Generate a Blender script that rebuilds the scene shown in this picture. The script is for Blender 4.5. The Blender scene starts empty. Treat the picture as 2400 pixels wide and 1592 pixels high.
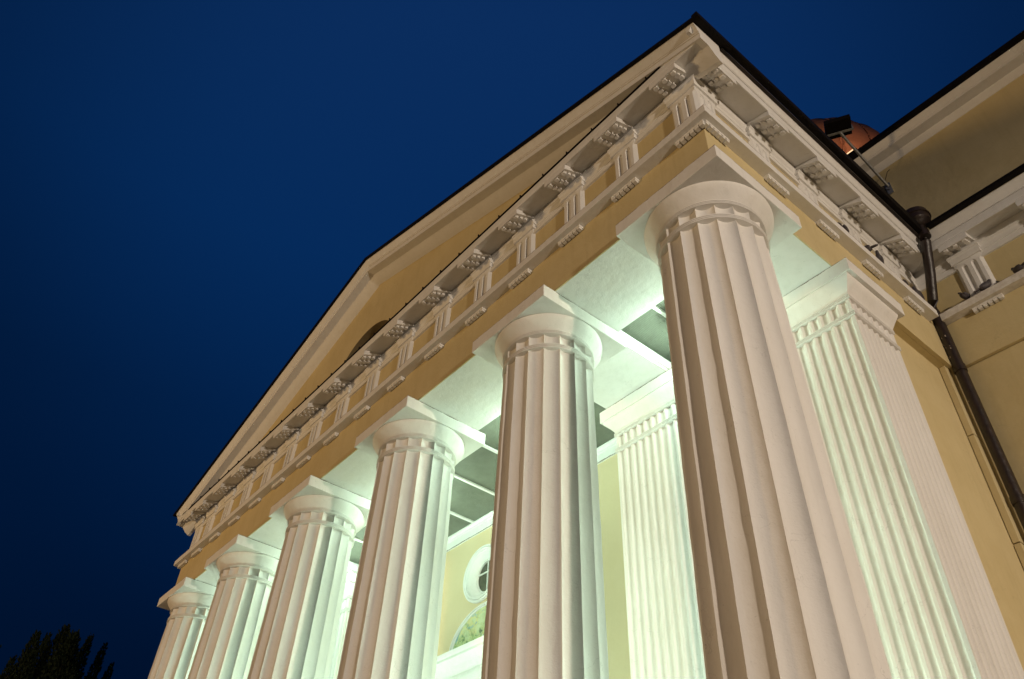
import bpy, bmesh, math, random
from mathutils import Vector, Matrix
random.seed(7)
S = bpy.context.scene
COL = S.collection

# ------------------------------------------------------------------ camera
def cam_axes(yaw, pitch, roll):
    y, p, r = map(math.radians, (yaw, pitch, roll))
    f = Vector((-math.sin(y)*math.cos(p), math.cos(y)*math.cos(p), math.sin(p)))
    rt = Vector((math.cos(y), math.sin(y), 0)); up = rt.cross(f)
    return math.cos(r)*rt+math.sin(r)*up, -math.sin(r)*rt+math.cos(r)*up, f
cr, cu, cf = cam_axes(52.3431, 42.2149, 2.9551)
cam = bpy.data.cameras.new('camera'); camo = bpy.data.objects.new('camera', cam); COL.objects.link(camo)
m = Matrix.Identity(4)
for i in range(3):
    m[i][0], m[i][1], m[i][2] = cr[i], cu[i], -cf[i]
m.translation = Vector((3.6799, -5.9268, -7.9617))
camo.matrix_world = m
cam.sensor_width = 36; cam.lens = 1860.24/2400*36; cam.clip_end = 2000; cam.clip_start = .05
S.camera = camo
S.view_settings.view_transform = 'Standard'; S.view_settings.look = 'None'
S.view_settings.exposure = 0; S.view_settings.gamma = 1; S.view_settings.use_curve_mapping = False

# ------------------------------------------------------------------ night sky
W = bpy.data.worlds.new('World'); S.world = W; W.use_nodes = True
nt = W.node_tree; nt.nodes.clear()
tc = nt.nodes.new('ShaderNodeTexCoord'); sx = nt.nodes.new('ShaderNodeSeparateXYZ')
rmp = nt.nodes.new('ShaderNodeValToRGB'); bg = nt.nodes.new('ShaderNodeBackground'); wo = nt.nodes.new('ShaderNodeOutputWorld')
nt.links.new(tc.outputs['Generated'], sx.inputs[0]); nt.links.new(sx.outputs['Z'], rmp.inputs[0])
el = rmp.color_ramp.elements
el[0].position = 0.0; el[0].color = (.0003, .0030, .016, 1)
el[1].position = 1.0; el[1].color = (.0030, .0235, .098, 1)
for pos, c in ((.25, (.0004, .0080, .036, 1)), (.40, (.0005, .0125, .056, 1)), (.55, (.0008, .0150, .066, 1)),
               (.72, (.0016, .0225, .098, 1)), (.90, (.0032, .0250, .105, 1))):
    e = el.new(pos); e.color = c
dt = nt.nodes.new('ShaderNodeVectorMath'); dt.operation = 'DOT_PRODUCT'; dt.inputs[1].default_value = (-.527, .369, .766)
mr = nt.nodes.new('ShaderNodeMapRange'); mr.interpolation_type = 'SMOOTHSTEP'
mr.inputs[1].default_value = .80; mr.inputs[2].default_value = .98; mr.inputs[3].default_value = .62; mr.inputs[4].default_value = 1.04
mm = nt.nodes.new('ShaderNodeVectorMath'); mm.operation = 'SCALE'
nt.links.new(tc.outputs['Generated'], dt.inputs[0]); nt.links.new(dt.outputs['Value'], mr.inputs[0]); nt.links.new(mr.outputs[0], mm.inputs['Scale'])
nt.links.new(rmp.outputs[0], mm.inputs[0]); nt.links.new(mm.outputs[0], bg.inputs[0]); nt.links.new(bg.outputs[0], wo.inputs[0])
bg.inputs[1].default_value = 1.0

# ------------------------------------------------------------------ lamps (street lamp and added fills outside, hanging lamps and added fills in the portico)
def lamp(name, loc, power, color, radius=.15, typ='POINT', target=None, spot=None, blend=.6):
    l = bpy.data.lights.new(name, typ); l.energy = power; l.color = color; l.shadow_soft_size = radius
    o = bpy.data.objects.new(name, l); COL.objects.link(o); o.location = loc
    if target is not None:
        o.rotation_euler = (Vector(target)-Vector(loc)).to_track_quat('-Z', 'Y').to_euler()
    if spot: l.spot_size = math.radians(spot); l.spot_blend = blend
    return o
KEY = (1.0, .83, .65); FILL = (1.0, .66, .32); MINT = (.70, 1.0, .80)
lamp('street_and_fill_light', (25, -6, -2.3), 19000, KEY, .35, 'SPOT', (0, .7, -5.0), 64, 1.0)
lamp('street_and_fill_light', (-19, -26, -2.0), 11800, FILL, 1.5)  # added warm fill, no lamp known at this spot
lamp('transept_fill_light', (9, -5, -8.8), 220, FILL, .4)  # added low fill to lift the transept wall
CX = [0, -3.084, -6.527, -9.860, -13.057, -15.8985]
LAMPS = [(x+1.52, 1.22, .10) for x in CX[1:]]
for p, e in zip(LAMPS, (90, 88, 86, 86, 80)):
    lamp('portico_and_fill_light', p, e, MINT, .07)
for x, e in ((-1.6, 820), (-4.8, 820), (-8.2, 420), (-11.5, 650), (-14.4, 450)):
    lamp('portico_and_fill_light', (x, 1.35, -7.9), e*.40, MINT, .2)  # added fills near the floor, brightening the pier and soffits
for x, e in zip(CX[:5], (24, 38, 68, 95, 100)):  # unseen fills tucked behind the columns, added to brighten shafts and pier
    lamp('portico_and_fill_light', (x-.72, .58, -3.4), e, MINT, .10)
    lamp('portico_and_fill_light', (x-.72, .62, -6.4), e*1.15+8, MINT, .10)

# ------------------------------------------------------------------ helpers
class MB:
    def __init__(s): s.v = []; s.f = []
    def add(s, vs, fs):
        b = len(s.v); s.v += [tuple(v) for v in vs]; s.f += [tuple(b+i for i in f) for f in fs]; return s
    def box(s, x0, x1, y0, y1, z0, z1):
        vs = [(x, y, z) for z in (z0, z1) for x, y in ((x0, y0), (x1, y0), (x1, y1), (x0, y1))]
        return s.add(vs, [(3, 2, 1, 0), (4, 5, 6, 7), (0, 1, 5, 4), (1, 2, 6, 5), (2, 3, 7, 6), (3, 0, 4, 7)])
    def prism(s, poly, z0, z1):
        n = len(poly)
        s.add([(x, y, z0) for x, y in poly]+[(x, y, z1) for x, y in poly],
              [tuple(range(n))[::-1], tuple(range(n, 2*n))]+[(i, (i+1) % n, n+(i+1) % n, n+i) for i in range(n)])
        return s
    def sweep(s, prof, path, closed=False):
        """closed (out, z) polygon swept along a plan path, outwards = right-hand side, mitred corners"""
        P = [Vector(p) for p in path]; n = len(P); m_ = len(prof)
        offs = []
        def nrm(a, b):
            d = (b-a).normalized(); return Vector((d.y, -d.x))
        for i in range(n):
            if closed or 0 < i < n-1:
                n1 = nrm(P[i-1], P[i]); n2 = nrm(P[i], P[(i+1) % n]); offs.append((n1+n2)/(1+n1.dot(n2)))
            else:
                offs.append(nrm(P[0], P[1]) if i == 0 else nrm(P[-2], P[-1]))
        vs = []
        for i in range(n):
            for o, z in prof:
                q = P[i]+offs[i]*o; vs.append((q.x, q.y, z))
        fs = []
        for i in range(n if closed else n-1):
            a = i*m_; b = ((i+1) % n)*m_
            for j in range(m_):
                k = (j+1) % m_; fs.append((a+j, b+j, b+k, a+k))
        if not closed:
            fs.append(tuple(range(m_))); fs.append(tuple((n-1)*m_+j for j in range(m_))[::-1])
        return s.add(vs, fs)
    def lathe(s, prof, seg=64, c=(0, 0), cap=True):
        m_ = len(prof); vs = [(c[0]+r*math.cos(2*math.pi*i/seg), c[1]+r*math.sin(2*math.pi*i/seg), z) for r, z in prof for i in range(seg)]
        fs = [(j*seg+i, j*seg+(i+1) % seg, (j+1)*seg+(i+1) % seg, (j+1)*seg+i) for j in range(m_-1) for i in range(seg)]
        if cap: fs += [tuple(range(seg))[::-1], tuple(range((m_-1)*seg, m_*seg))]
        return s.add(vs, fs)
    def tube(s, pts, r, seg=12, radii=None):
        P = [Vector(p) for p in pts]; vs = []
        for i, p in enumerate(P):
            d = ((P[min(i+1, len(P)-1)]-P[max(i-1, 0)])).normalized()
            a = d.cross(Vector((0, 0, 1)) if abs(d.z) < .95 else Vector((1, 0, 0))).normalized(); b = d.cross(a)
            rr = radii[i] if radii else r
            vs += [p+(a*math.cos(2*math.pi*k/seg)+b*math.sin(2*math.pi*k/seg))*rr for k in range(seg)]
        fs = [(i*seg+k, i*seg+(k+1) % seg, (i+1)*seg+(k+1) % seg, (i+1)*seg+k) for i in range(len(P)-1) for k in range(seg)]
        fs += [tuple(range(seg))[::-1], tuple(range((len(P)-1)*seg, len(P)*seg))]
        return s.add(vs, fs)
    def mesh(s, name, mat, loc=(0, 0, 0), smooth=None):
        me = bpy.data.meshes.new(name)
        me.from_pydata([(v[0]-loc[0], v[1]-loc[1], v[2]-loc[2]) for v in s.v], [], s.f)
        bm = bmesh.new(); bm.from_mesh(me); bmesh.ops.recalc_face_normals(bm, faces=bm.faces); bm.to_mesh(me); bm.free()
        me.materials.append(mat)
        if smooth:
            for p in me.polygons: p.use_smooth = True
            me.set_sharp_from_angle(angle=math.radians(smooth))
        return me
    def build(s, name, mat, parent=None, loc=(0, 0, 0), smooth=None, bevel=0):
        """vertices are in the parent's frame; the object sits at loc in that frame"""
        return place(name, s.mesh(name, mat, loc, smooth), parent, loc, 0, bevel)
def place(name, me, parent=None, loc=(0, 0, 0), rz=0, bevel=0):
    o = bpy.data.objects.new(name, me); COL.objects.link(o); o.location = loc; o.rotation_euler = (0, 0, rz)
    if parent: o.parent = parent
    if bevel:
        b = o.modifiers.new('bevel', 'BEVEL'); b.width = bevel; b.segments = 2; b.limit_method = 'ANGLE'; b.angle_limit = math.radians(40)
    return o
def thing(name, label, cat, loc=(0, 0, 0), group=None, rz=0):
    o = bpy.data.objects.new(name, None); COL.objects.link(o); o.location = loc; o.rotation_euler = (0, 0, rz)
    o['label'] = label; o['category'] = cat
    if group: o['group'] = group
    return o

# ------------------------------------------------------------------ materials
def mat(name, c1, c2=None, scale=3., rough=.85, bump=.15, bscale=60., metal=0., stain=None, spots=0., lines=None, stretch=(1, 1, 1), cracks=0.):
    M = bpy.data.materials.new(name); M.use_nodes = True; t = M.node_tree; N = t.nodes; L = t.links
    b = N['Principled BSDF']; b.inputs['Roughness'].default_value = rough; b.inputs['Metallic'].default_value = metal
    g = N.new('ShaderNodeNewGeometry'); mp = N.new('ShaderNodeMapping'); mp.inputs['Scale'].default_value = stretch
    L.new(g.outputs['Position'], mp.inputs['Vector'])
    def noise(sc, det=5, rgh=.6, src=None):
        n = N.new('ShaderNodeTexNoise'); n.inputs['Scale'].default_value = sc; n.inputs['Detail'].default_value = det; n.inputs['Roughness'].default_value = rgh
        L.new((src or g.outputs['Position']), n.inputs['Vector']); return n.outputs['Fac']
    def maprange(v, a, bb, c=0., d=1.):
        r = N.new('ShaderNodeMapRange'); r.inputs[1].default_value = a; r.inputs[2].default_value = bb; r.inputs[3].default_value = c; r.inputs[4].default_value = d
        L.new(v, r.inputs[0]); return r.outputs[0]
    def math_(op, a, b_):
        n = N.new('ShaderNodeMath'); n.operation = op
        for i, q in enumerate((a, b_)):
            if isinstance(q, (int, float)): n.inputs[i].default_value = q
            else: L.new(q, n.inputs[i])
        return n.outputs[0]
    def mix(f, a, bb):
        n = N.new('ShaderNodeMix'); n.data_type = 'RGBA'
        if isinstance(f, (int, float)): n.inputs[0].default_value = f
        else: L.new(f, n.inputs[0])
        for i, q in ((6, a), (7, bb)):
            if isinstance(q, tuple): n.inputs[i].default_value = (*q, 1)
            else: L.new(q, n.inputs[i])
        return n.outputs[2]
    c2 = c2 or tuple(x*.85 for x in c1)
    col = mix(maprange(noise(scale, 8, .65, mp.outputs[0]), .38, .68), c1, c2)
    if spots:
        f = maprange(noise(38, 3, .5), .68, .74, 0, spots)
        col = mix(f, col, tuple(x*.45 for x in c1))
    if cracks:
        vo = N.new('ShaderNodeTexVoronoi'); vo.feature = 'DISTANCE_TO_EDGE'; vo.inputs['Scale'].default_value = 1.7
        wv = N.new('ShaderNodeVectorMath'); wv.operation = 'ADD'
        nz = N.new('ShaderNodeTexNoise'); nz.inputs['Scale'].default_value = 4; nz.inputs['Detail'].default_value = 6; L.new(g.outputs['Position'], nz.inputs['Vector'])
        sc = N.new('ShaderNodeVectorMath'); sc.operation = 'SCALE'; sc.inputs['Scale'].default_value = .5; L.new(nz.outputs['Color'], sc.inputs[0])
        L.new(g.outputs['Position'], wv.inputs[0]); L.new(sc.outputs[0], wv.inputs[1]); L.new(wv.outputs[0], vo.inputs['Vector'])
        f = math_('MULTIPLY', maprange(vo.outputs['Distance'], .0, .006, cracks, 0), maprange(noise(1.3, 2), .5, .6, 0, 1))
        col = mix(f, col, tuple(x*.4 for x in c1))
        streak = N.new('ShaderNodeMapping'); streak.inputs['Scale'].default_value = (9, 9, .7); L.new(g.outputs['Position'], streak.inputs[0])
        col = mix(maprange(noise(1.0, 4, .6, streak.outputs[0]), .52, .75, 0, .26), col, tuple(x*.80 for x in c2))
    if stain:
        sp = N.new('ShaderNodeSeparateXYZ'); L.new(g.outputs['Position'], sp.inputs[0])
        tot = None
        for z0, wdt in stain:
            d = math_('ABSOLUTE', math_('SUBTRACT', sp.outputs['Z'], z0), 0)
            jag = math_('MULTIPLY', noise(4, 8, .8), wdt*2)
            f = math_('LESS_THAN', d, math_('SUBTRACT', jag, wdt*.55))
            tot = f if tot is None else math_('MAXIMUM', tot, f)
        nrm = N.new('ShaderNodeSeparateXYZ'); L.new(g.outputs['Normal'], nrm.inputs[0])
        side = math_('LESS_THAN', math_('ABSOLUTE', nrm.outputs['Z'], 0), .5)
        tot = math_('MULTIPLY', math_('MULTIPLY', tot, side), .85)
        col = mix(tot, col, (.11, .055, .03))
    L.new(col, b.inputs['Base Color'])
    h = noise(bscale, 4, .6)
    h2 = noise(9, 3, .5)
    hh = math_('ADD', math_('MULTIPLY', h, .4), math_('MULTIPLY', h2, 1.4))
    if lines:
        sp2 = N.new('ShaderNodeSeparateXYZ'); L.new(g.outputs['Position'], sp2.inputs[0])
        w = math_('ABSOLUTE', math_('SINE', math_('MULTIPLY', sp2.outputs[lines[0]], lines[1]), 0), 0)
        hh = math_('ADD', hh, math_('MULTIPLY', w, lines[2]))
    bp = N.new('ShaderNodeBump'); bp.inputs['Strength'].default_value = bump; bp.inputs['Distance'].default_value = .02
    L.new(hh, bp.inputs['Height']); L.new(bp.outputs[0], b.inputs['Normal'])
    return M
WHITE = mat('white_painted_plaster', (.70, .685, .66), (.655, .635, .60), 2.2, .8, .24, 55, spots=.28, stain=((.226, .030), (1.224, .028)), stretch=(1, 1, .35), cracks=.35)
WORN = mat('worn_white_ledge_paint', (.68, .65, .60), (.52, .47, .40), 9, .85, .4, 40, spots=.9, stain=((1.226, .022),))
YELLOW = mat('ochre_yellow_plaster', (.56, .46, .25), (.505, .405, .205), 1.1, .85, .22, 45, spots=.15, cracks=.3)
CREAM = mat('pale_yellow_plaster', (.56, .46, .29), (.54, .44, .27), 1.3, .85, .12, 50)
CEIL = mat('grey_ribbed_ceiling_board', (.145, .155, .12), (.095, .10, .075), 1.6, .7, .5, 40, lines=('X', 110, .5))
DARK = mat('black_sheet_metal', (.005, .004, .004), (.009, .007, .006), 6, .6, .2, 30)
PIPE = mat('dark_brown_painted_iron', (.026, .015, .011), (.012, .008, .006), 14, .42, .45, 22, spots=.3)
CHIP = mat('bare_chipped_primer', (.42, .36, .30), (.3, .25, .2), 20, .8, .2)
STEEL = mat('galvanised_steel', (.42, .42, .40), (.25, .25, .24), 12, .45, .15, 40, metal=.6)
ROOF = mat('dark_roof_sheet', (.03, .028, .026), (.05, .04, .035), 2, .6, .2)
BRICK = mat('terracotta_dome_tiles', (.40, .18, .10), (.34, .14, .08), 2.5, 1.0, .3, 12, stretch=(1, 1, 3))
GLASS = mat('dark_window_glass', (.030, .032, .022), (.09, .085, .05), 2.5, .12, .02)
PAVE = mat('stone_paving', (.09, .08, .07), (.065, .06, .052), .8, .85, .3, 20)
LEAF = mat('dark_foliage', (.008, .013, .006), (.014, .020, .008), 1.5, .7, .1)
BARK = mat('bark', (.07, .05, .035), (.04, .03, .02), 5, .9, .5, 15)
FEATHER = mat('dark_pigeon_feathers', (.035, .030, .034), (.075, .060, .062), 25, .6, .3, 60)
DARKHOLE = mat('dark_brown_recess_paint', (.24, .18, .09), (.17, .13, .06), 3, .9, .1)
GLOWM = bpy.data.materials.new('glowing_sliver'); GLOWM.use_nodes = True  # glow of the added strip on the attic edge
_b = GLOWM.node_tree.nodes['Principled BSDF']; _b.inputs['Emission Color'].default_value = (1, .62, .32, 1); _b.inputs['Emission Strength'].default_value = 1.4
for M_ in (DARK, ROOF, LEAF): M_.node_tree.nodes['Principled BSDF'].inputs['Specular IOR Level'].default_value = .08
def painting_mat():
    M = bpy.data.materials.new('faded_lunette_painting'); M.use_nodes = True; t = M.node_tree; N = t.nodes; L = t.links
    b = N['Principled BSDF']; b.inputs['Roughness'].default_value = .6
    g = N.new('ShaderNodeNewGeometry')
    def noise(sc, dist, off):
        mp = N.new('ShaderNodeMapping'); mp.inputs['Location'].default_value = off; L.new(g.outputs['Position'], mp.inputs[0])
        n = N.new('ShaderNodeTexNoise'); n.inputs['Scale'].default_value = sc; n.inputs['Detail'].default_value = 6; n.inputs['Distortion'].default_value = dist
        L.new(mp.outputs[0], n.inputs['Vector']); return n.outputs['Fac']
    def ramp(f, pts):
        r = N.new('ShaderNodeValToRGB'); L.new(f, r.inputs[0]); e = r.color_ramp.elements
        e[0].position, e[0].color = pts[0][0], (*pts[0][1], 1); e[1].position, e[1].color = pts[-1][0], (*pts[-1][1], 1)
        for p, c in pts[1:-1]: q = e.new(p); q.color = (*c, 1)
        return r.outputs[0]
    sp = N.new('ShaderNodeSeparateXYZ'); L.new(g.outputs['Position'], sp.inputs[0])
    land = ramp(noise(9, 1.2, (0, 0, 0)), [(.30, (.08, .10, .05)), (.42, (.14, .24, .08)), (.50, (.42, .42, .18)), (.56, (.18, .34, .15)), (.66, (.45, .33, .14)), (.75, (.08, .07, .05))])
    sky = ramp(noise(4.5, .5, (3, 0, 1)), [(.30, (.45, .50, .30)), (.48, (.46, .50, .28)), (.56, (.55, .48, .20)), (.64, (.20, .34, .36)), (.75, (.12, .22, .32))])
    hz = N.new('ShaderNodeMapRange'); hz.inputs[1].default_value = -1.98; hz.inputs[2].default_value = -1.76; L.new(sp.outputs['Z'], hz.inputs[0])
    ad = N.new('ShaderNodeMath'); ad.operation = 'ADD'; L.new(hz.outputs[0], ad.inputs[0])
    m2 = N.new('ShaderNodeMapRange'); m2.inputs[1].default_value = .35; m2.inputs[2].default_value = .65; m2.inputs[3].default_value = -.6; m2.inputs[4].default_value = .6
    L.new(noise(5, .8, (7, 0, 2)), m2.inputs[0]); L.new(m2.outputs[0], ad.inputs[1]); ad.use_clamp = True
    mx = N.new('ShaderNodeMix'); mx.data_type = 'RGBA'; L.new(ad.outputs[0], mx.inputs[0]); L.new(land, mx.inputs[6]); L.new(sky, mx.inputs[7])
    L.new(mx.outputs[2], b.inputs['Base Color']); return M
PAINTING = painting_mat()

# ------------------------------------------------------------------ ground
GZ = -9.56; YT = 5.79
g = MB(); g.add([(-700, -700, GZ), (700, -700, GZ), (700, 700, GZ), (-700, 700, GZ)], [(0, 1, 2, 3)])
go = g.build('ground', PAVE); go['kind'] = 'structure'
st = MB()
for i in range(4):
    e = 1.0+.32*(3-i); z0 = GZ+.15*i+(.002 if i == 0 else 0)
    st.box(-15.9-e, e, -e, 3.4, z0, GZ+.15*(i+1))
so = st.build('steps', PAVE); so['kind'] = 'structure'
SZ = GZ+.6   # floor of the portico

church = thing('church', 'ochre and white neoclassical church with a fluted column portico lit green from within', 'church', (0, 0, GZ))
OFF = Vector((0, 0, -GZ))   # children are given in world coordinates
class Root: pass
_old_place = place
def place(name, me, parent=None, loc=(0, 0, 0), rz=0, bevel=0):
    o = _old_place(name, me, parent, loc, rz, bevel)
    if parent is church: o.location = Vector(loc)+OFF
    return o

# ------------------------------------------------------------------ columns
NF = 18; PH = math.radians(-7)
def fluted(zs, rfun, jitter, seed):
    rnd = random.Random(seed); b = MB(); sub = 10; n = NF*sub
    arr = [[rnd.uniform(-1, 1) for _ in range(NF)] for _ in zs]
    vs = []
    for zi, z in enumerate(zs):
        R = rfun(z)
        for k in range(NF):
            j = arr[zi][k]*jitter
            for s in range(sub):
                u = s/sub; th = PH+2*math.pi*(k+u)/NF
                half = math.pi/NF; c = math.cos(half)/math.cos((u-.5)*2*half)
                d = .052*(1-(2*u-1)**2)**.62
                rr = R*c-d+(j if s == 0 else 0)
                if s == 0: rr = R-.004+j
                vs.append((rr*math.cos(th), rr*math.sin(th), z))
    fs = [(i*n+k, i*n+(k+1) % n, (i+1)*n+(k+1) % n, (i+1)*n+k) for i in range(len(zs)-1) for k in range(n)]
    fs += [tuple(range(n))[::-1], tuple(range((len(zs)-1)*n, len(zs)*n))]
    b.add(vs, fs); return b
def rcol(z): return .658+.062*min(1, (-.5-z)/5.0)+.02*max(0, (-5.5-z)/3)
zs = [SZ+.001]+[SZ+.25*i for i in range(1, 35) if SZ+.25*i < -.6]+[-.53]
SHAFT = fluted(zs, rcol, .0035, 1).mesh('shaft', WHITE, smooth=34)
NECK = fluted([-.455, -.36, -.26], lambda z: .655, .002, 2).mesh('neck', WHITE, smooth=34)
def fillets(r, z0, z1, n, p):
    out = []; h = (z1-z0)/n
    for i in range(n):
        a = z0+i*h
        out += [(r, a+h*.08), (r+p, a+h*.22), (r+p, a+h*.78), (r, a+h*.92)]
    return out
RING = MB().lathe([(.55, -.532)]+fillets(.658, -.532, -.45, 3, .016)+[(.55, -.448)], 96).mesh('neck_ring', WHITE, smooth=40)
ANN = MB().lathe([(.55, -.272)]+fillets(.660, -.272, -.198, 3, .022)+[(.55, -.196)], 96).mesh('annulet', WHITE, smooth=40)
ECH = MB().lathe([(.6, -.205), (.672, -.205), (.695, -.175), (.735, -.130), (.772, -.088), (.800, -.048), (.812, -.022), (.813, -.008), (.806, -.0015), (.5, -.001)], 96).mesh('echinus', WHITE, smooth=50)
ABA = MB().box(-.83, .83, -.83, .83, 0, .226).mesh('abacus', WHITE)
for i, x in enumerate(CX):
    c = place('column', SHAFT, church, (x, 0, 0))
    place('neck', NECK, c); place('neck_ring', RING, c); place('annulet', ANN, c)
    place('echinus', ECH, c); place('abacus', ABA, c, bevel=.008)

# ------------------------------------------------------------------ corner piers
def flute_line(x0, x1, n, depth=.034, land=.24):
    """(s, depth) points of n flutes between x0 and x1"""
    p = (x1-x0)/n; out = []
    for k in range(n):
        a = x0+k*p; e = land*p/2
        out.append((a+e, 0))
        for q in range(1, 8):
            u = q/8; out.append((a+e+(p-2*e)*u, depth*(1-(2*u-1)**2)**.6))
        out.append((a+p-e, 0))
    return out
def pier(x0, x1, name='corner_pier'):
    yf, yb = 2.04, 3.13
    def plan(fluted_=True, grow=0.):
        pts = []
        nx = round((x1-x0)/.15); ny = 8
        pts.append((x0-grow, yf-grow))
        for s, d in flute_line(x0+.03, x1-.03, nx): pts.append((s, yf+d))
        pts.append((x1+grow, yf-grow))
        for s, d in flute_line(yf+.03, yb-.03, ny): pts.append((x1-d, s))
        pts.append((x1, yb)); pts.append((x0, yb))
        for s, d in reversed(flute_line(yf+.03, yb-.03, ny)): pts.append((x0+d, s))
        return pts
    P = plan()
    sh = MB().prism(P, SZ+.001, -.60).mesh('shaft', WHITE, ((x0+x1)/2, yf, 0), smooth=34)
    o = place(name, sh, church, ((x0+x1)/2, yf, 0)); off = ((x0+x1)/2, yf, 0)
    def sub(b, nm, **k): place(nm, b.mesh(nm, WHITE, off, k.get('smooth')), o, bevel=k.get('bevel', 0))
    path = [(x0, yb), (x0, yf), (x1, yf), (x1, yb)]
    sub(MB().prism(P, -.525, -.30), 'neck', smooth=34)
    sub(MB().sweep([(-.1, -.602)]+[(a-.658, -.602+(z+.532)*.93) for a, z in fillets(.662, -.532, -.45, 3, .02)]+[(-.1, -.524)], path), 'neck_ring')
    sub(MB().sweep([(-.1, -.302)]+[(a-.658, z-.03) for a, z in fillets(.660, -.272, -.198, 3, .022)]+[(-.1, -.226)], path), 'annulet')
    sub(MB().sweep([(-.1, -.226), (.012, -.226), (.018, -.20), (.035, -.175), (.075, -.12), (.115, -.075), (.142, -.04), (.150, -.012), (.150, -.002), (-.1, -.002)], path), 'echinus', smooth=35)
    sub(MB().box(x0-.20, x1+.21, yf-.165, yb+.10, 0, .226), 'abacus', bevel=.008)
    return o
pier(-3.70, .62); pier(-16.52, -12.25)

# ------------------------------------------------------------------ entablature
XR = CX[5]
PATH = [(XR, 6.5), (XR, 0), (0, 0), (0, YT), (14, YT)]
PORT = [(XR, 5.0), (XR, 0), (0, 0), (0, YT-.001)]
MB().sweep([(-.67, .228), (.600, .228), (.600, 1.079), (-.67, 1.079)], [(XR, 3.13), (XR, 0), (0, 0), (0, 3.13)]).build('architrave_soffit', WHITE, church)
MB().box(.30, .5495, 3.131, 5.20, .2287, 1.0).build('architrave', YELLOW, church)
MB().sweep([(.55, .2285), (.619, .2285), (.621, 1.079), (.55, 1.079)], PATH).build('architrave', YELLOW, church, bevel=.006)
TA = [(.50, 1.0805), (.784, 1.0805), (.784, 1.224), (.50, 1.226)]
MB().sweep(TA, [(XR, 6.5), (XR, 0), (0, 0), (0, 4.88)]).build('taenia', WHITE, church, bevel=.006)
MB().sweep(TA, [(.76, YT), (14, YT)]).build('taenia', WORN, church, bevel=.006)
MB().sweep([(.40, 1.227), (.545, 1.227), (.545, 2.40), (.40, 2.40)], PATH).build('frieze', YELLOW, church)
MB().sweep([(.50, 2.026), (.583, 2.026), (.586, 2.030), (.586, 2.100), (.566, 2.107), (.566, 2.150), (.578, 2.155), (.578, 2.198), (.560, 2.204), (.558, 2.235), (.568, 2.268), (.596, 2.292), (.600, 2.297), (.600, 2.432), (.50, 2.459)], PATH).build('bed_moulding', WHITE, church, smooth=30)
MB().sweep([(.45, 2.4675), (.950, 2.3275), (.952, 2.3155), (.974, 2.3155), (.974, 2.345), (.968, 2.35), (.968, 2.358), (.974, 2.363), (.974, 2.487), (.60, 2.54), (.45, 2.56)], PATH).build('cornice', WHITE, church, bevel=.004)
# cyma only along the flanks and the transept (on the front it climbs the gable)
CY = [(.93, 2.498), (.980, 2.490), (.980, 2.510), (.99, 2.515), (1.00, 2.535), (1.018, 2.565), (1.045, 2.595), (1.062, 2.620), (1.068, 2.640), (1.074, 2.642), (1.074, 2.658), (.93, 2.658)]
MB().sweep(CY, [(0, -1.078), (0, YT), (14, YT)]).build('cyma_moulding', WHITE, church, smooth=30)
MB().sweep(CY, [(XR, 6.5), (XR, -1.078)]).build('cyma_moulding', WHITE, church, smooth=30)
# black flashing on the front ledge, with little holding clips
FL = MB().box(XR-.97, .36, -.992, -.60, 2.4905, 2.518).build('ledge_flashing', DARK, church, bevel=.003)
clip = MB().box(-.006, .006, -.012, .012, 0, .05).mesh('clip', DARK)
for k in range(30):
    place('clip', clip, FL, (.1-k*.56, -.985, 2.515), random.uniform(-.3, .3))

# ---- triglyphs, mutules, regulae (local frame: x along the wall, -y outwards from the wall axis)
def tri_face(w=.45, g=.050, out=.598):
    """plan points (s, out) of one triglyph face; the width factor of the grooves is applied per row"""
    h = w/2; cs = (-.078, .078)
    def row(k):
        pts = [(-h, out-g*.9*k-.0), (-h+.001, out-g*.9*k), (-h+g*k*.9+.002, out)]
        for c in cs:
            for q in range(9):
                a = math.pi*q/8; pts.append((c-g*.90*k*math.cos(a), out-g*.62*k*math.sin(a)**.8))
        pts += [(h-g*k*.9-.002, out), (h-.001, out-g*.9*k), (h, out-g*.9*k)]
        return pts
    return row
ZT = [(1.2245, 1.0), (1.995, 1.0)]+[(1.995+.052*math.sin(a), max(.02, math.cos(a))) for a in [math.pi/2*q/6 for q in range(1, 7)]]+[(2.1255, .02)]
def tri_mesh(name, chains):
    """chains: list of functions row->plan points already mapped; joined along the row"""
    b = MB(); rows = []
    for z, k in ZT:
        r = [];
        for fn in chains: r += [(x, y, z) for x, y in fn(k)]
        rows.append(r)
    n = len(rows[0]); vs = [v for r in rows for v in r]
    fs = [(i*n+j, i*n+j+1, (i+1)*n+j+1, (i+1)*n+j) for i in range(len(rows)-1) for j in range(n-1)]
    b.add(vs, fs); me = b.mesh(name, WHITE, smooth=35); return me
row = tri_face()
TRI = tri_mesh('triglyph', [lambda k: [(-.225, -.50)]+[(s, -o) for s, o in row(k)]+[(.225, -.50)]])
CAP = MB().box(-.250, .250, -.627, -.50, 2.126, 2.222).mesh('cap', WHITE)
CROWN_P = [(-.10, 2.2225), (.027, 2.2225), (.029, 2.236), (.036, 2.250), (.048, 2.262), (.060, 2.266), (.062, 2.290), (.04, 2.296), (-.002, 2.330), (-.10, 2.34)]
CROWN = MB().sweep(CROWN_P, [(-.262, -.60), (.262, -.60)]).mesh('crown', WHITE, smooth=30)
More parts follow.
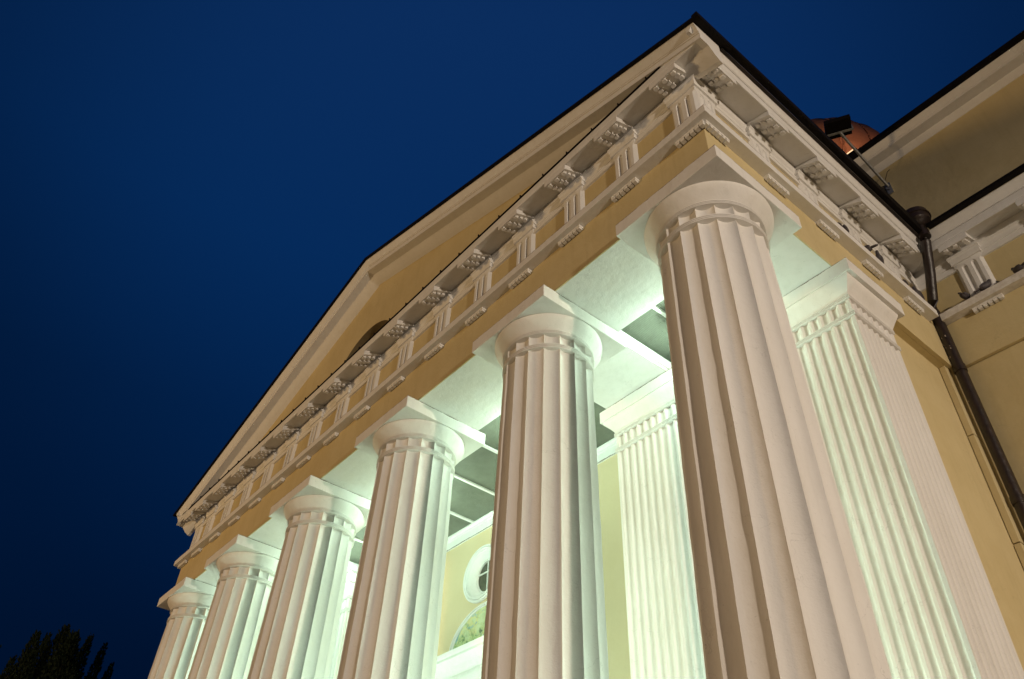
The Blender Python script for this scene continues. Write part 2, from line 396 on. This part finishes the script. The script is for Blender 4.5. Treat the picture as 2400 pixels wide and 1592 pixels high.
GUTTA = MB().add([(a*w_, b*w_*.92, z) for z, w_ in ((.03, .035), (-.040, .034), (-.043, .031)) for a, b in ((-1, -.72), (-.72, -1), (.72, -1), (1, -.72), (1, .72), (.72, 1), (-.72, 1), (-1, .72))],
    [tuple(range(8))]+[tuple(range(16, 24))]+[(r*8+i, r*8+(i+1) % 8, r*8+8+(i+1) % 8, r*8+8+i) for r in (0, 1) for i in range(8)]).mesh('gutta', WHITE, smooth=40)
def mz(y): return 2.203+(.9715-abs(y))*.50      # underside of the mutule slopes up towards the wall
MUT = MB().add([(x, y, z) for x in (-.24, .24) for y, z in ((-.9715, mz(.9715)), (-.9715, 2.3150), (-.9515, 2.3150), (-.9500, 2.3265), (-.603, 2.4235), (-.603, mz(.603)))],
    [(0, 1, 2, 3, 4, 5), (11, 10, 9, 8, 7, 6)]+[(i, (i+1) % 6, 6+(i+1) % 6, 6+i) for i in range(6)]).mesh('mutule', WHITE)
GY = (-.912, -.818, -.724)
REG = MB().box(-.235, .235, -.704, -.60, 1.045, 1.0795).mesh('regula', WHITE)
PEG = MB().box(-.029, .029, -.030, .030, -.042, 0).mesh('gutta', WHITE)
def joined_guttae(kind):
    b = MB()
    if kind == 'm':
        for a in (-.155, 0, .155):
            for c in GY: b.lathe([(.033, mz(c)+.03), (.031, mz(c)-.02), (.028, mz(c)-.024)], 8, (a, c))
    else:
        for k in range(6): b.box(-.2325+k*.0787, -.2325+k*.0787+.066, -.70, -.635, 1.005, 1.045)
    return b.mesh('guttae', WHITE)
GM, GR = joined_guttae('m'), joined_guttae('r')
def mutule(loc, rz, near):
    o = place('mutule', MUT, church, loc, rz, bevel=.005)
    if near:
        for a in (-.155, 0, .155):
            for c in GY: place('gutta', GUTTA, o, (a, c, mz(c)))
    else:
        q = place('guttae', GM, o)
        q['kind'] = 'stuff'
def regula(loc, rz, near, dx=0):
    o = place('regula', REG, church, loc, rz, bevel=.003)
    if near:
        for k in range(6): place('gutta', PEG, o, (-.1995+k*.0798, -.668, 1.045))
    else:
        q = place('guttae', GR, o); q['kind'] = 'stuff'
def triglyph(loc, rz):
    o = place('triglyph', TRI, church, loc, rz)
    place('cap', CAP, o, bevel=.004); place('crown', CROWN, o)
FX = [.352, -.765, -1.880, -3.035, -4.175, -5.355, -6.545, -7.720, -8.885, -10.01, -11.14, -12.26, -13.35, -14.42, -15.50, XR-.352]
SY = [-.352, .845, 2.03, 3.18, 4.33]
TX = [1.44, 2.72, 3.9, 5.1, 6.3, 7.5, 8.7, 9.9]
for i, x in enumerate(FX):
    near = i < 9
    mutule((x, 0, 0), 0, near)
    if 0 < i < 15: triglyph((x, 0, 0), 0)
    regula((x+(.085 if i == 0 else -.085 if i == 15 else .015), 0, 0), 0, near)
for i, y in enumerate(SY):
    mutule((0, y, 0), math.pi/2, True)
    if i > 0: triglyph((0, y, 0), math.pi/2)
    regula((0, y-(.085 if i == 0 else 0), 0), math.pi/2, True)
for i, x in enumerate(TX):
    mutule((x, YT, 0), 0, i < 2); triglyph((x, YT, 0), 0); regula((x, YT, 0), 0, i < 2)
def corner_tri(cx, sgn):
    """L-shaped triglyph wrapping the corner at (cx, 0)"""
    def front(k):
        pts = [(s*sgn+cx+sgn*.373, -o) for s, o in row(k)]
        return [(cx+sgn*.138, -.50)]+pts
    def side(k):
        pts = [(cx+sgn*o, s-.373) for s, o in row(k)]
        return pts+[(cx+sgn*.50, -.138)]
    def both(k):
        f = front(k)[:-2]; s_ = side(k)[2:]
        return f+s_
    me = tri_mesh('triglyph', [both]); o = place('triglyph', me, church)
    c = [(cx+sgn*.12, -.50), (cx+sgn*.12, -.627), (cx+sgn*.627, -.627), (cx+sgn*.627, -.12), (cx+sgn*.50, -.12), (cx+sgn*.50, -.50)]
    place('cap', MB().prism(c, 2.126, 2.222).mesh('cap', WHITE), o, bevel=.004)
    pth = [(cx+.10, -.60), (cx+.60, -.60), (cx+.60, -.10)] if sgn > 0 else [(cx-.60, -.10), (cx-.60, -.60), (cx-.10, -.60)]
    place('crown', MB().sweep(CROWN_P, pth).mesh('crown', WHITE, smooth=30), o)
corner_tri(0, 1); corner_tri(XR, -1)

# ------------------------------------------------------------------ gable
AX = -8.2; SL = .31
def zr(x): return 2.515+SL*(1.0-x) if x >= AX else 2.50+SL*(1.0-(2*AX-x))*1.0
XL_ = XR-1.072; SLl = (zr(AX)-(2.515-SL*.072))/(AX-XL_)
def zb(x): return 2.515+SL*(1-x) if x >= AX else zr(AX)-SLl*(AX-x)
RK = [(.55, -.37), (.622, -.37), (.66, -.345), (.72, -.31), (.78, -.245), (.80, -.225), (.825, -.205), (.995, -.205), (.995, -.185), (.985, -.18), (.985, -.075), (1.0, -.07), (1.0, -.045), (1.01, -.04), (1.03, .0), (1.06, .045), (1.085, .075), (1.085, .10), (.55, .115)]
RC = MB(); xs = [1.072, AX, XL_]; n = len(RK); vs = []
for x in xs: vs += [(x, -o, zb(x)+d) for o, d in RK]
RC.add(vs, [(a*n+j, (a+1)*n+j, (a+1)*n+(j+1) % n, a*n+(j+1) % n) for a in (0, 1) for j in range(n)]+[tuple(range(n)), tuple(range(2*n, 3*n))[::-1]])
RC.build('raking_cornice', WHITE, church, smooth=30)
RF = [(.40, .117), (1.088, .102), (1.135, .105), (1.135, .15), (.40, .165)]
rb = MB(); vs = []; n = len(RF)
for x in (1.19, AX, XL_-.12): vs += [(x, -o, zb(x)+d) for o, d in RF]
rb.add(vs, [(a*n+j, (a+1)*n+j, (a+1)*n+(j+1) % n, a*n+(j+1) % n) for a in (0, 1) for j in range(n)]+[tuple(range(n)), tuple(range(2*n, 3*n))[::-1]])
rb.build('gable_flashing', DARK, church)
# side gutter
gu = [(-1.12, 2.660, 2.725), (1.2, 2.665, 2.785), (4.62, 2.60, 2.82)]
MB().add([(x, y, z) for y, a, b_ in gu for x, z in ((1.077, a), (1.176, a), (1.176, b_), (1.077, b_))],
         [(0, 1, 2, 3), (11, 10, 9, 8)]+[(4*k+i, 4*k+(i+1) % 4, 4*k+4+(i+1) % 4, 4*k+4+i) for k in (0, 1) for i in range(4)]).build('gutter', DARK, church, bevel=.01)
MB().box(1.25, 14, YT-1.19, YT-1.076, 2.66, 2.725).build('gutter', DARK, church, bevel=.01)
# roof sheets
MB().add([(1.09, -.5, zb(1.09)+.13), (AX, -.5, zb(AX)+.13), (AX, 9, zb(AX)+.13), (1.09, 9, zb(1.09)+.13),
          (1.09, -.5, zb(1.09)+.09), (AX, -.5, zb(AX)+.09), (AX, 9, zb(AX)+.09), (1.09, 9, zb(1.09)+.09)],
         [(0, 1, 2, 3), (7, 6, 5, 4), (0, 3, 7, 4), (0, 4, 5, 1), (3, 2, 6, 7)]).build('roof', ROOF, church)
MB().add([(XL_, -.5, zb(XL_)+.13), (AX, -.5, zb(AX)+.13), (AX, 9, zb(AX)+.13), (XL_, 9, zb(XL_)+.13),
          (XL_, -.5, zb(XL_)+.09), (AX, -.5, zb(AX)+.09), (AX, 9, zb(AX)+.09), (XL_, 9, zb(XL_)+.09)],
         [(3, 2, 1, 0), (4, 5, 6, 7), (4, 7, 3, 0), (1, 5, 4, 0), (7, 6, 2, 3)]).build('roof', ROOF, church)
# tympanum with its half-round vent
VX, VZ, VR = -8.3, 2.35, 1.30
t = MB(); N_ = 48; arc = []
a0 = math.asin((2.489-VZ)/VR)
for i in range(N_+1):
    a = a0+(math.pi-2*a0)*i/N_; arc.append((VX+VR*math.cos(a), VZ+VR*math.sin(a)))
top = [(x, zb(x)-.30) for x in [VX+(VR)*math.cos(a0+(math.pi-2*a0)*i/N_) for i in range(N_+1)]]
vs = [(x, -.62, z) for x, z in arc]+[(x, -.62, z) for x, z in top]
t.add(vs, [(i, i+1, N_+2+i, N_+1+i) for i in range(N_)])
xr, xl = arc[0][0], arc[-1][0]
xe = 1.0-( (2.489+.3)-2.50)/SL
t.add([(xr, -.62, 2.489), (xe, -.62, 2.489), (xr, -.62, zb(xr)-.30)], [(0, 1, 2)])
xe2 = AX-(zr(AX)-.3-2.489)/SLl
t.add([(xl, -.62, 2.489), (xl, -.62, zb(xl)-.30), (xe2, -.62, 2.489)], [(0, 1, 2)])
TY = t.build('tympanum', YELLOW, church)
v = MB(); vs = [(x, -.62, z) for x, z in arc]+[(x, -.42, z) for x, z in arc]
v.add(vs, [(i, i+1, N_+2+i, N_+1+i) for i in range(N_)])
v.add([(x, -.42, z) for x, z in arc], [tuple(range(N_+1))])
v.build('vent', DARKHOLE, TY)
for k in range(6):
    z = 2.62+k*.17; h = math.sqrt(max(.01, (VR-.05)**2-(z-VZ)**2))
    MB().add([(VX-h, -.53, z), (VX+h, -.53, z), (VX+h, -.44, z+.10), (VX-h, -.44, z+.10), (VX-h, -.53, z-.015), (VX+h, -.53, z-.015), (VX+h, -.44, z+.085), (VX-h, -.44, z+.085)],
             [(0, 1, 2, 3), (7, 6, 5, 4), (0, 4, 5, 1), (3, 2, 6, 7)]).build('slat', DARKHOLE, TY)

# ------------------------------------------------------------------ portico ceiling and inner wall
CZ = .50; WY = 2.95
MB().box(XR-.2, .2, .5, WY+.3, CZ, CZ+.06).build('ceiling', CEIL, church)
BX = [(-3.742, -2.405), (XR+2.405, XR+3.742)]
for a, b_ in BX: MB().box(a, b_, .671, 2.20, .2285, CZ-.001).build('ceiling_beam', WHITE, church)
bat = MB().box(-.030, .030, .68, WY-.1, CZ-.035, CZ-.001).mesh('batten', WHITE)
for x in (-1.70, -5.10, -6.30, -7.50, -8.70, -9.90, -11.1, -14.2): place('batten', bat, church, (x, 0, 0))
MB().box(-3.75+.01, XR, .672, .74, CZ-.07, CZ-.002).build('ceiling_moulding', WHITE, church)
def mould_y(x, s):
    MB().sweep([(0, .30), (.03, .30), (.035, .34), (.06, .36), (.06, .42), (0, .42)], [(x, .69), (x, 2.6)] if s > 0 else [(x, 2.6), (x, .69)]).build('beam_moulding', WHITE, church)
mould_y(-2.404, 1); mould_y(-3.743, -1); mould_y(-.671, -1); mould_y(XR+3.743, 1)
MB().sweep([(-.02, .22), (.03, .22), (.03, .40), (.05, .41), (.05, .43), (.09, .46), (.10, .47), (.10, CZ-.002), (-.02, CZ-.002)], [(XR+3.0, WY), (-3.0, WY)]).build('crown_moulding', WHITE, church)
# wall with a round hole
WC = (-8.40, -.745); WR = .47
w = MB(); N_ = 64
def rectp(i):
    a = 2*math.pi*i/N_; c, s = math.cos(a), math.sin(a); k = 1.0/max(abs(c), abs(s)); return (WC[0]+k*c, WC[1]+k*s)
vs = [(WC[0]+WR*math.cos(2*math.pi*i/N_), WY, WC[1]+WR*math.sin(2*math.pi*i/N_)) for i in range(N_)]+[(rectp(i)[0], WY, rectp(i)[1]) for i in range(N_)]
w.add(vs, [(i, (i+1) % N_, N_+(i+1) % N_, N_+i) for i in range(N_)])
xa, xb, za, zb_ = WC[0]-1, WC[0]+1, WC[1]-1, WC[1]+1
for q in ((XR-.4, xa, SZ, CZ), (xb, .44, SZ, CZ), (xa, xb, SZ, za), (xa, xb, zb_, CZ)):
    w.add([(q[0], WY, q[2]), (q[1], WY, q[2]), (q[1], WY, q[3]), (q[0], WY, q[3])], [(0, 1, 2, 3)])
w.build('inner_wall', CREAM, church)
def ringy(b, prof, c, seg=72, a0=0, a1=2*math.pi, sx=1, sz=1):
    """profile (r, y) turned about the y axis through c=(x,z)"""
    full = abs(a1-a0-2*math.pi) < 1e-6; n = seg if full else seg+1; m_ = len(prof)
    vs = [(c[0]+sx*r*math.cos(a0+(a1-a0)*i/seg), y, c[1]+sz*r*math.sin(a0+(a1-a0)*i/seg)) for i in range(n) for r, y in prof]
    fs = [(i*m_+j, ((i+1) % n)*m_+j, ((i+1) % n)*m_+j+1, i*m_+j+1) for i in range(seg) for j in range(m_-1)]
    return b.add(vs, fs)
win = ringy(MB(), [(.60, WY+.01), (.60, WY-.025), (.585, WY-.045), (.555, WY-.045), (.55, WY-.025), (.535, WY-.025), (.53, WY-.05), (.50, WY-.05), (.49, WY-.015), (.475, WY-.015), (.46, WY)], WC).build('round_window', WHITE, church, smooth=30)
ringy(MB(), [(.461, WY-.001), (.45, WY+.02), (.36, WY+.135), (.355, WY+.12), (.325, WY+.12), (.32, WY+.16)], WC).build('reveal', WHITE, win, smooth=30)
MB().add([(WC[0]+.34*math.cos(2*math.pi*i/40), WY+.155, WC[1]+.34*math.sin(2*math.pi*i/40)) for i in range(40)], [tuple(range(40))]).build('pane', GLASS, win)
MB().box(WC[0]-.012, WC[0]+.012, WY+.128, WY+.15, WC[1]-.32, WC[1]+.32).build('muntin', WHITE, win)
MB().box(WC[0]-.31, WC[0]-.013, WY+.128, WY+.15, WC[1]+.08, WC[1]+.105).build('muntin', WHITE, win)
MB().box(WC[0]+.013, WC[0]+.31, WY+.128, WY+.15, WC[1]+.08, WC[1]+.105).build('muntin', WHITE, win)
LC = (-8.22, -2.24)
lun = MB(); N_ = 48
lun.add([(LC[0]+1.03*math.cos(math.pi*i/N_), WY-.010, LC[1]+.76*math.sin(math.pi*i/N_)) for i in range(N_+1)]+[(LC[0]+1.03*math.cos(math.pi*i/N_), WY-.001, LC[1]+.76*math.sin(math.pi*i/N_)) for i in range(N_+1)],
        [tuple(range(N_+1))]+[(i, i+1, N_+2+i, N_+1+i) for i in range(N_)])
LUN = lun.build('lunette_painting', PAINTING, church)
ringy(MB(), [(1.10, WY+.01), (1.10, WY-.02), (1.075, WY-.045), (1.05, WY-.045), (1.04, WY-.02), (1.0, WY-.02), (.995, WY-.01)], LC, 60, 0, math.pi, 1.0, .76).build('frame', WHITE, LUN, smooth=30)
MB().sweep([(-.01, -2.62), (.05, -2.62), (.07, -2.56), (.12, -2.50), (.14, -2.47), (.22, -2.40), (.25, -2.38), (.25, -2.33), (.28, -2.30), (.30, -2.25), (-.01, -2.24)],
           [(-9.58, WY+.2), (-9.58, WY), (-6.86, WY), (-6.86, WY+.2)]).build('door_hood', WHITE, church, smooth=25)
MB().box(-9.4, -7.04, WY-.06, WY+.01, -3.1, -2.62).build('door_lintel', WHITE, church)
MB().box(-9.2, -7.24, WY-.075, WY-.0605, -8.9, -3.12).build('door', PIPE, church)

# ------------------------------------------------------------------ body of the church behind
sw = MB().box(-16.3, .45, 3.55, 9, SZ-.6+.002, .2275); sw.box(-7.2, .45, 3.14, 3.549, SZ-.6+.002, .2275); sw.box(-16.3, -9.4, 3.14, 3.549, SZ-.6+.002, .2275)
sw.build('side_wall', YELLOW, church)
MB().box(.4505, 14, 5.245, 9, GZ+.002, .2270).build('transept_wall', YELLOW, church)
MB().box(.3, 14, 5.3, 9, .24, 5.33).build('attic_wall', YELLOW, church)
MB().box(-4, .2995, 5.3, 9, 2.6, 5.33).build('attic_wall', YELLOW, church)
AT = [(-.1, 5.20), (.0, 5.33), (.012, 5.335), (.03, 5.38), (.085, 5.43), (.095, 5.455), (.285, 5.475), (.285, 5.50), (.278, 5.505), (.278, 5.545), (.29, 5.55), (.30, 5.585), (.335, 5.62), (.365, 5.65), (.372, 5.675), (-.1, 5.69)]
MB().sweep(AT, [(-4, 9), (-4, 5.3), (14, 5.3)]).build('attic_cornice', WHITE, church, smooth=30)
MB().sweep([(.374, 5.66), (.45, 5.665), (.455, 5.765), (.374, 5.77)], [(-4, 9), (-4, 5.3), (14, 5.3)]).build('attic_gutter', DARK, church)
MB().box(-4, 14, 5.2, 9, 5.70, 5.74).build('attic_roof', ROOF, church)
# boxed duct in the corner, in lengths with open joints
for k, (a, b_) in enumerate(((-1.05, .226), (-2.75, -1.065), (-4.45, -2.765), (-6.15, -4.465), (-7.85, -6.165), (-9.5, -7.865))):
    MB().box(.46, .55, 4.93, 5.235, a, b_).build('duct_cover', YELLOW, church, bevel=.006)

# ------------------------------------------------------------------ downpipe
PX, PY = .695, 5.07
dp = MB().tube([(1.135, 4.66, 2.88), (1.14, 4.665, 2.60), (1.12, 4.69, 2.46), (.94, 4.85, 1.95), (.76, 5.00, 1.52), (.70, 5.05, 1.32), (PX, PY, 1.12), (PX, PY, .9), (PX, PY, GZ+.05)], .082, 20).mesh('downpipe', PIPE, smooth=40)
DP = place('downpipe', dp, church)
MB().lathe([(.085, 2.76), (.13, 2.79), (.215, 2.88), (.222, 2.97), (.245, 2.975), (.245, 3.00), (.222, 3.005), (.222, 3.09), (.205, 3.09), (.20, 2.95)], 36, (1.13, 4.66)).build('hopper', PIPE, DP, smooth=35)
for (a, b_) in (((1.151, 4.664, 2.66), (1.15, 4.665, 2.52)), ((PX, PY, .20), (PX, PY, .08)), ((PX, PY, -2.1), (PX, PY, -2.22)), ((PX, PY, -4.4), (PX, PY, -4.52))):
    MB().tube([a, b_], .094, 20).build('joint', PIPE, DP, smooth=40)
rr = random.Random(4)
for k in range(9):
    z = rr.choice((.75, .62, .5, .35, -.45, -.5, -1.2, .7, .55)); a = math.radians(rr.uniform(-140, -60)); h = rr.uniform(.015, .05)
    c, s = math.cos(a), math.sin(a); R_ = .0835; tx = rr.uniform(.006, .012)
    MB().add([(PX+R_*c-s*tx, PY+R_*s+c*tx, z), (PX+R_*c+s*tx, PY+R_*s-c*tx, z+.01), (PX+R_*c+s*tx*.3, PY+R_*s-c*tx*.3, z+h), (PX+R_*c-s*tx*.8, PY+R_*s+c*tx*.8, z+h*.8),
              (PX+.07*c, PY+.07*s, z+h/2)], [(0, 1, 2, 3), (0, 4, 1), (1, 4, 2), (2, 4, 3), (3, 4, 0)]).build('paint_chip', CHIP, DP)

# ------------------------------------------------------------------ dome behind the attic
def ray(u, v):
    d = cf+cr*((u-1200)/1860.24)+cu*((796-v)/1860.24); return d.normalized()
DC = Vector((3.6799, -5.9268, -7.9617))+ray(1928, 462)*30.0
R_ = 2.62; NL = 16
b = MB(); seg = NL*10; rows = []
for j in range(45):
    ph = -1.0+(math.pi/2+1.0)*j/44
    for i in range(seg):
        th = 2*math.pi*i/seg; u = (i % 10)/10
        lob = 1+.035*(math.sin(math.pi*u)**.7)-.015
        r = R_*lob*math.cos(ph) if j < 44 else .02
        b.v.append((DC.x+r*math.cos(th), DC.y+r*math.sin(th), DC.z+R_*1.0*math.sin(ph)+(.04 if j % 3 == 0 else 0)))
b.f = [(j*seg+i, j*seg+(i+1) % seg, (j+1)*seg+(i+1) % seg, (j+1)*seg+i) for j in range(44) for i in range(seg)]
DOME = b.build('dome', BRICK, church, smooth=30)
for k in range(NL):
    th = 2*math.pi*k/NL
    MB().tube([(DC.x+(R_*.99+.02)*math.cos(ph)*math.cos(th), DC.y+(R_*.99+.02)*math.cos(ph)*math.sin(th), DC.z+(R_*1.0+.02)*math.sin(ph)) for ph in [-.95+2.5*q/24 for q in range(25)]], .022, 8).build('rib', BRICK, DOME, smooth=60)
MB().lathe([(1.5, DC.z-9), (1.5, DC.z-2.9), (1.7, DC.z-2.7), (1.75, DC.z-2.45), (1.45, DC.z-2.2)], 96, (DC.x, DC.y)).build('dome_drum', YELLOW, church, smooth=30)
lamp('dome_light', (DC.x-3.0, DC.y-5.5, DC.z-8.0), 3600, (1, .60, .38), .3, 'SPOT', (DC.x-.3, DC.y-1.5, DC.z-.5), 44, .6)
lamp('dome_light', (DC.x+5.0, DC.y-3.5, DC.z-7.0), 1300, (1, .60, .38), .3, 'SPOT', (DC.x, DC.y-.5, DC.z-.5), 44, .6)

for p, w_ in zip(LAMPS, ('corner', 'second', 'third', 'fourth', 'fifth')):
    q = thing('hanging_lamp', 'small round lamp hanging from the portico ceiling behind the %s column from the right' % w_, 'lamp', (p[0], p[1], p[2]+.1), 'lamps hanging from the portico ceiling')
    MB().tube([(0, 0, .10), (0, 0, CZ-p[2]-.101)], .012, 8).build('rod', STEEL, q)
    MB().lathe([(.11, .0), (.115, .02), (.07, .07), (.02, .10)], 24).build('lamp_shade', STEEL, q, smooth=40)

# added glowing strip on feet: puts a bright sliver above the attic gutter
sl = thing('glow_strip', 'glowing strip added for a bright sliver on the attic roof edge in front of the terracotta dome', 'glow strip', (.12, 4.93, 5.742))
MB().box(0, .52, .0, .05, .185, .222).build('strip_back', DARK, sl)
MB().box(.005, .50, -.012, -.001, .190, .212).build('tube', GLOWM, sl)  # added glowing face, no known lamp behind it
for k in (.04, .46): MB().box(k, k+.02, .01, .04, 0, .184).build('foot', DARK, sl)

# ------------------------------------------------------------------ floodlight on an arm
fl = thing('floodlight', 'black square floodlight on a bent steel arm fixed to the attic wall', 'floodlight', (.80, 5.29, 4.76))
F0 = Vector((.80, 5.29, 4.76))
hc = Vector((.76, 3.97, 5.55)); ang = math.atan2(3.862-3.641, 1.038-.63)
hd = MB().box(-.235, .235, -.20, .20, -.045, .055)
hd.box(-.22, .22, -.185, .185, .0555, .075)
for a_, b_ in ((-.15, -.16), (.15, -.16), (-.19, .165), (.19, .165)): hd.lathe([(.014, -.056), (.014, -.0455)], 8, (a_, b_))
h = place('head', hd.mesh('head', DARK), fl, hc-F0, ang, bevel=.008)
MB().box(-.215, .26, .035, .075, -.10, -.078).build('bracket', STEEL, h)
MB().box(.2365, .26, .035, .075, -.0775, .03).build('bracket', STEEL, h)
a = hc+Vector((-.01, .05, -.10))-F0
MB().tube([a, a+Vector((.0, .22, -.10)), Vector((.0, .03, .04)), Vector((0, 0, -.10))], .027, 10).build('arm', STEEL, fl, smooth=50)
MB().box(-.05, .05, -.02, .008, -.16, .14).build('wall_plate', STEEL, fl)
MB().tube([(0, -.02, .10), (-.18, -.01, .17), (-.33, -.02, .16)], .006, 6).build('cable', DARK, fl)
MB().tube([(0, -.10, .12), (.12, -.12, .30), (.17, -.10, .34)], .006, 6).build('cable', DARK, fl)
MB().tube([(0, -.02, -.05), (-.10, -.03, .02), (-.22, -.01, .0)], .006, 6).build('cable', DARK, fl)

# ------------------------------------------------------------------ pigeons
def pigeon_mesh(pose):
    b = MB()
    def ell(c, r, rot=0, seg=14, rg=9):
        vs = []; cc, ss = math.cos(rot), math.sin(rot)
        for j in range(rg+1):
            ph = -math.pi/2+math.pi*j/rg
            for i in range(seg):
                th = 2*math.pi*i/seg
                x, y, z = r[0]*math.sin(ph), r[1]*math.cos(ph)*math.cos(th), r[2]*math.cos(ph)*math.sin(th)
                vs.append((c[0]+x*cc-z*ss, c[1]+y, c[2]+x*ss+z*cc))
        b.add(vs, [(j*seg+i, j*seg+(i+1) % seg, (j+1)*seg+(i+1) % seg, (j+1)*seg+i) for j in range(rg) for i in range(seg)]+[tuple(range(seg))[::-1], tuple(range(rg*seg, (rg+1)*seg))])
    tilt = .45 if pose == 0 else .15
    ell((0, 0, .105), (.115, .062, .066), tilt)
    ell((.055, 0, .13), (.06, .05, .055), tilt)
    if pose == 2: ell((.04, 0, .165), (.05, .045, .035), 0)
    else:
        ell((.085, 0, .175), (.035, .03, .05), .2); ell((.10, 0, .215), (.030, .025, .026), 0)
        b.tube([(.12, 0, .213), (.15, 0, .203)], .008, 6, [.009, .002])
    ell((-.02, .045, .11), (.10, .022, .045), tilt); ell((-.02, -.045, .11), (.10, .022, .045), tilt)
    ell((-.15, 0, .105-.15*math.tan(tilt)*.75), (.085, .030, .014), tilt)
    for s in (-1, 1):
        b.tube([(.015, .02*s, .06), (.02, .022*s, .004)], .006, 6); b.tube([(.0, .022*s, .005), (.05, .024*s, .005)], .005, 6)
    me = b.mesh('pigeon', FEATHER, smooth=60)
    o = bpy.data.objects.new('pigeon_tmp', me); COL.objects.link(o)
    r = o.modifiers.new('r', 'REMESH'); r.mode = 'VOXEL'; r.voxel_size = .007; r.use_smooth_shade = True
    dg = bpy.context.evaluated_depsgraph_get(); m2 = bpy.data.meshes.new_from_object(o.evaluated_get(dg)); m2.name = 'pigeon'
    bpy.data.objects.remove(o); m2.materials.clear(); m2.materials.append(FEATHER)
    for p in m2.polygons: p.use_smooth = True
    return m2
PG = [pigeon_mesh(i) for i in range(3)]
birds = [((.715, 2.47, 1.226), 100, 1, 1.05, 'dark pigeon alone on the side ledge under the third block from the corner'),
         ((.70, 3.02, 1.226), 185, 2, .95, 'hunched dark pigeon with only its back showing over the side ledge'),
         ((.72, 3.40, 1.226), -60, 0, 1.05, 'dark pigeon leaning outwards over the side ledge before the drainpipe'),
         ((.70, 4.12, 1.226), 95, 2, 1.05, 'dark pigeon lying low on the side ledge just left of the drainpipe'),
         ((.72, 4.52, 1.226), -80, 0, 1.05, 'dark pigeon with pale tail half hidden behind the drainpipe'),
         ((1.22, 5.04, 1.226), 80, 2, .85, 'black round-backed pigeon first on the ledge right of the drainpipe'),
         ((1.53, 5.05, 1.226), 25, 0, .85, 'brown-grey pigeon with long tail in front of the fluted block right of the drainpipe'),
         ((2.03, 5.06, 1.226), 150, 1, .8, 'dark pigeon farthest right on the ledge against the yellow frieze')]
for loc, rz, k, sc, lab in birds:
    o = _old_place('pigeon', PG[k], None, loc, math.radians(rz)); o.scale = (sc, sc, sc)
    o['label'] = lab; o['category'] = 'pigeon'; o['group'] = 'pigeons roosting on the ledge'

# ------------------------------------------------------------------ trees
def tree(base, h, spread, nleaf, seed, label, tops):
    rnd = random.Random(seed); r = thing('tree', label, 'tree', base, 'dark trees beyond the portico')
    tr = MB(); lf = MB(); tips = []
    tr.tube([(0, 0, 0), (.1, .05, h*.25), (.0, .1, h*.5)], .3, 10, [.34, .26, .18])
    for ty, tz, w_ in tops:
        tx = rnd.uniform(-.25, .25)*spread
        p0 = Vector((0, .05, h*rnd.uniform(.22, .45))); p3 = Vector((tx, ty, tz)); mid = (p0+p3)/2+Vector((tx*.3, ty*.25, -h*.04))
        tr.tube([p0, mid, p3], .1, 7, [.14, .08, .015])
        L_ = h*.42
        for k in range(int(nleaf*w_)):
            s = rnd.random()**.8; zz = tz-L_*s
            rad = w_*(.06+.9*s**.8)*spread*.25
            a = rnd.uniform(0, 2*math.pi); q = rad*math.sqrt(rnd.random())
            t_ = max(0, 1-s); cxp = p3.x+(mid.x-p3.x)*s*.6; cyp = p3.y+(mid.y-p3.y)*s*.6
            c = Vector((cxp+q*math.cos(a), cyp+q*math.sin(a), zz+rnd.uniform(-.12, .12)))
            d = Vector((math.cos(a)*.5, math.sin(a)*.5, 1)).normalized(); l = rnd.uniform(.09, .2)
            e = d.cross(Vector((rnd.uniform(-1, 1), rnd.uniform(-1, 1), rnd.uniform(-.3, .3)))).normalized()*l*.3
            lf.add([c-e*.2, c+d*l*.5+e, c+d*l, c+d*l*.5-e], [(0, 1, 2, 3)])
    tr.build('trunk', BARK, r, smooth=60)
    me = bpy.data.meshes.new('crown'); me.from_pydata(lf.v, [], lf.f); me.materials.append(LEAF)
    _old_place('crown', me, r)
H = 16.6
def T(y, z): return (y-1.6, z-GZ)
tree((-40, 1.6, GZ), H, 6, 5200, 3, 'dark tall tree with pointed tufts beyond the left end of the portico',
     [(*T(1.34, 7.15), 1.0), (*T(.84, 6.75), .7), (*T(.15, 6.33), .8), (*T(2.02, 7.03), .8), (*T(2.45, 6.78), .55), (*T(3.2, 6.45), .5), (*T(3.9, 5.8), .5), (*T(1.5, 6.3), 1.3), (*T(.0, 5.0), 1.1), (*T(3.2, 5.0), 1.0), (*T(-.55, 4.6), .6), (*T(2.4, 5.6), 1.2)])
tree((-41, -2.3, GZ), H-1, 6, 4200, 5, 'dark tree cut off by the left edge of the photo', [(1.15, 14.9, .6), (.6, 14.5, .9), (-.4, 15.3, 1.0), (1.5, 13.4, .8), (.2, 13.6, 1.2)])
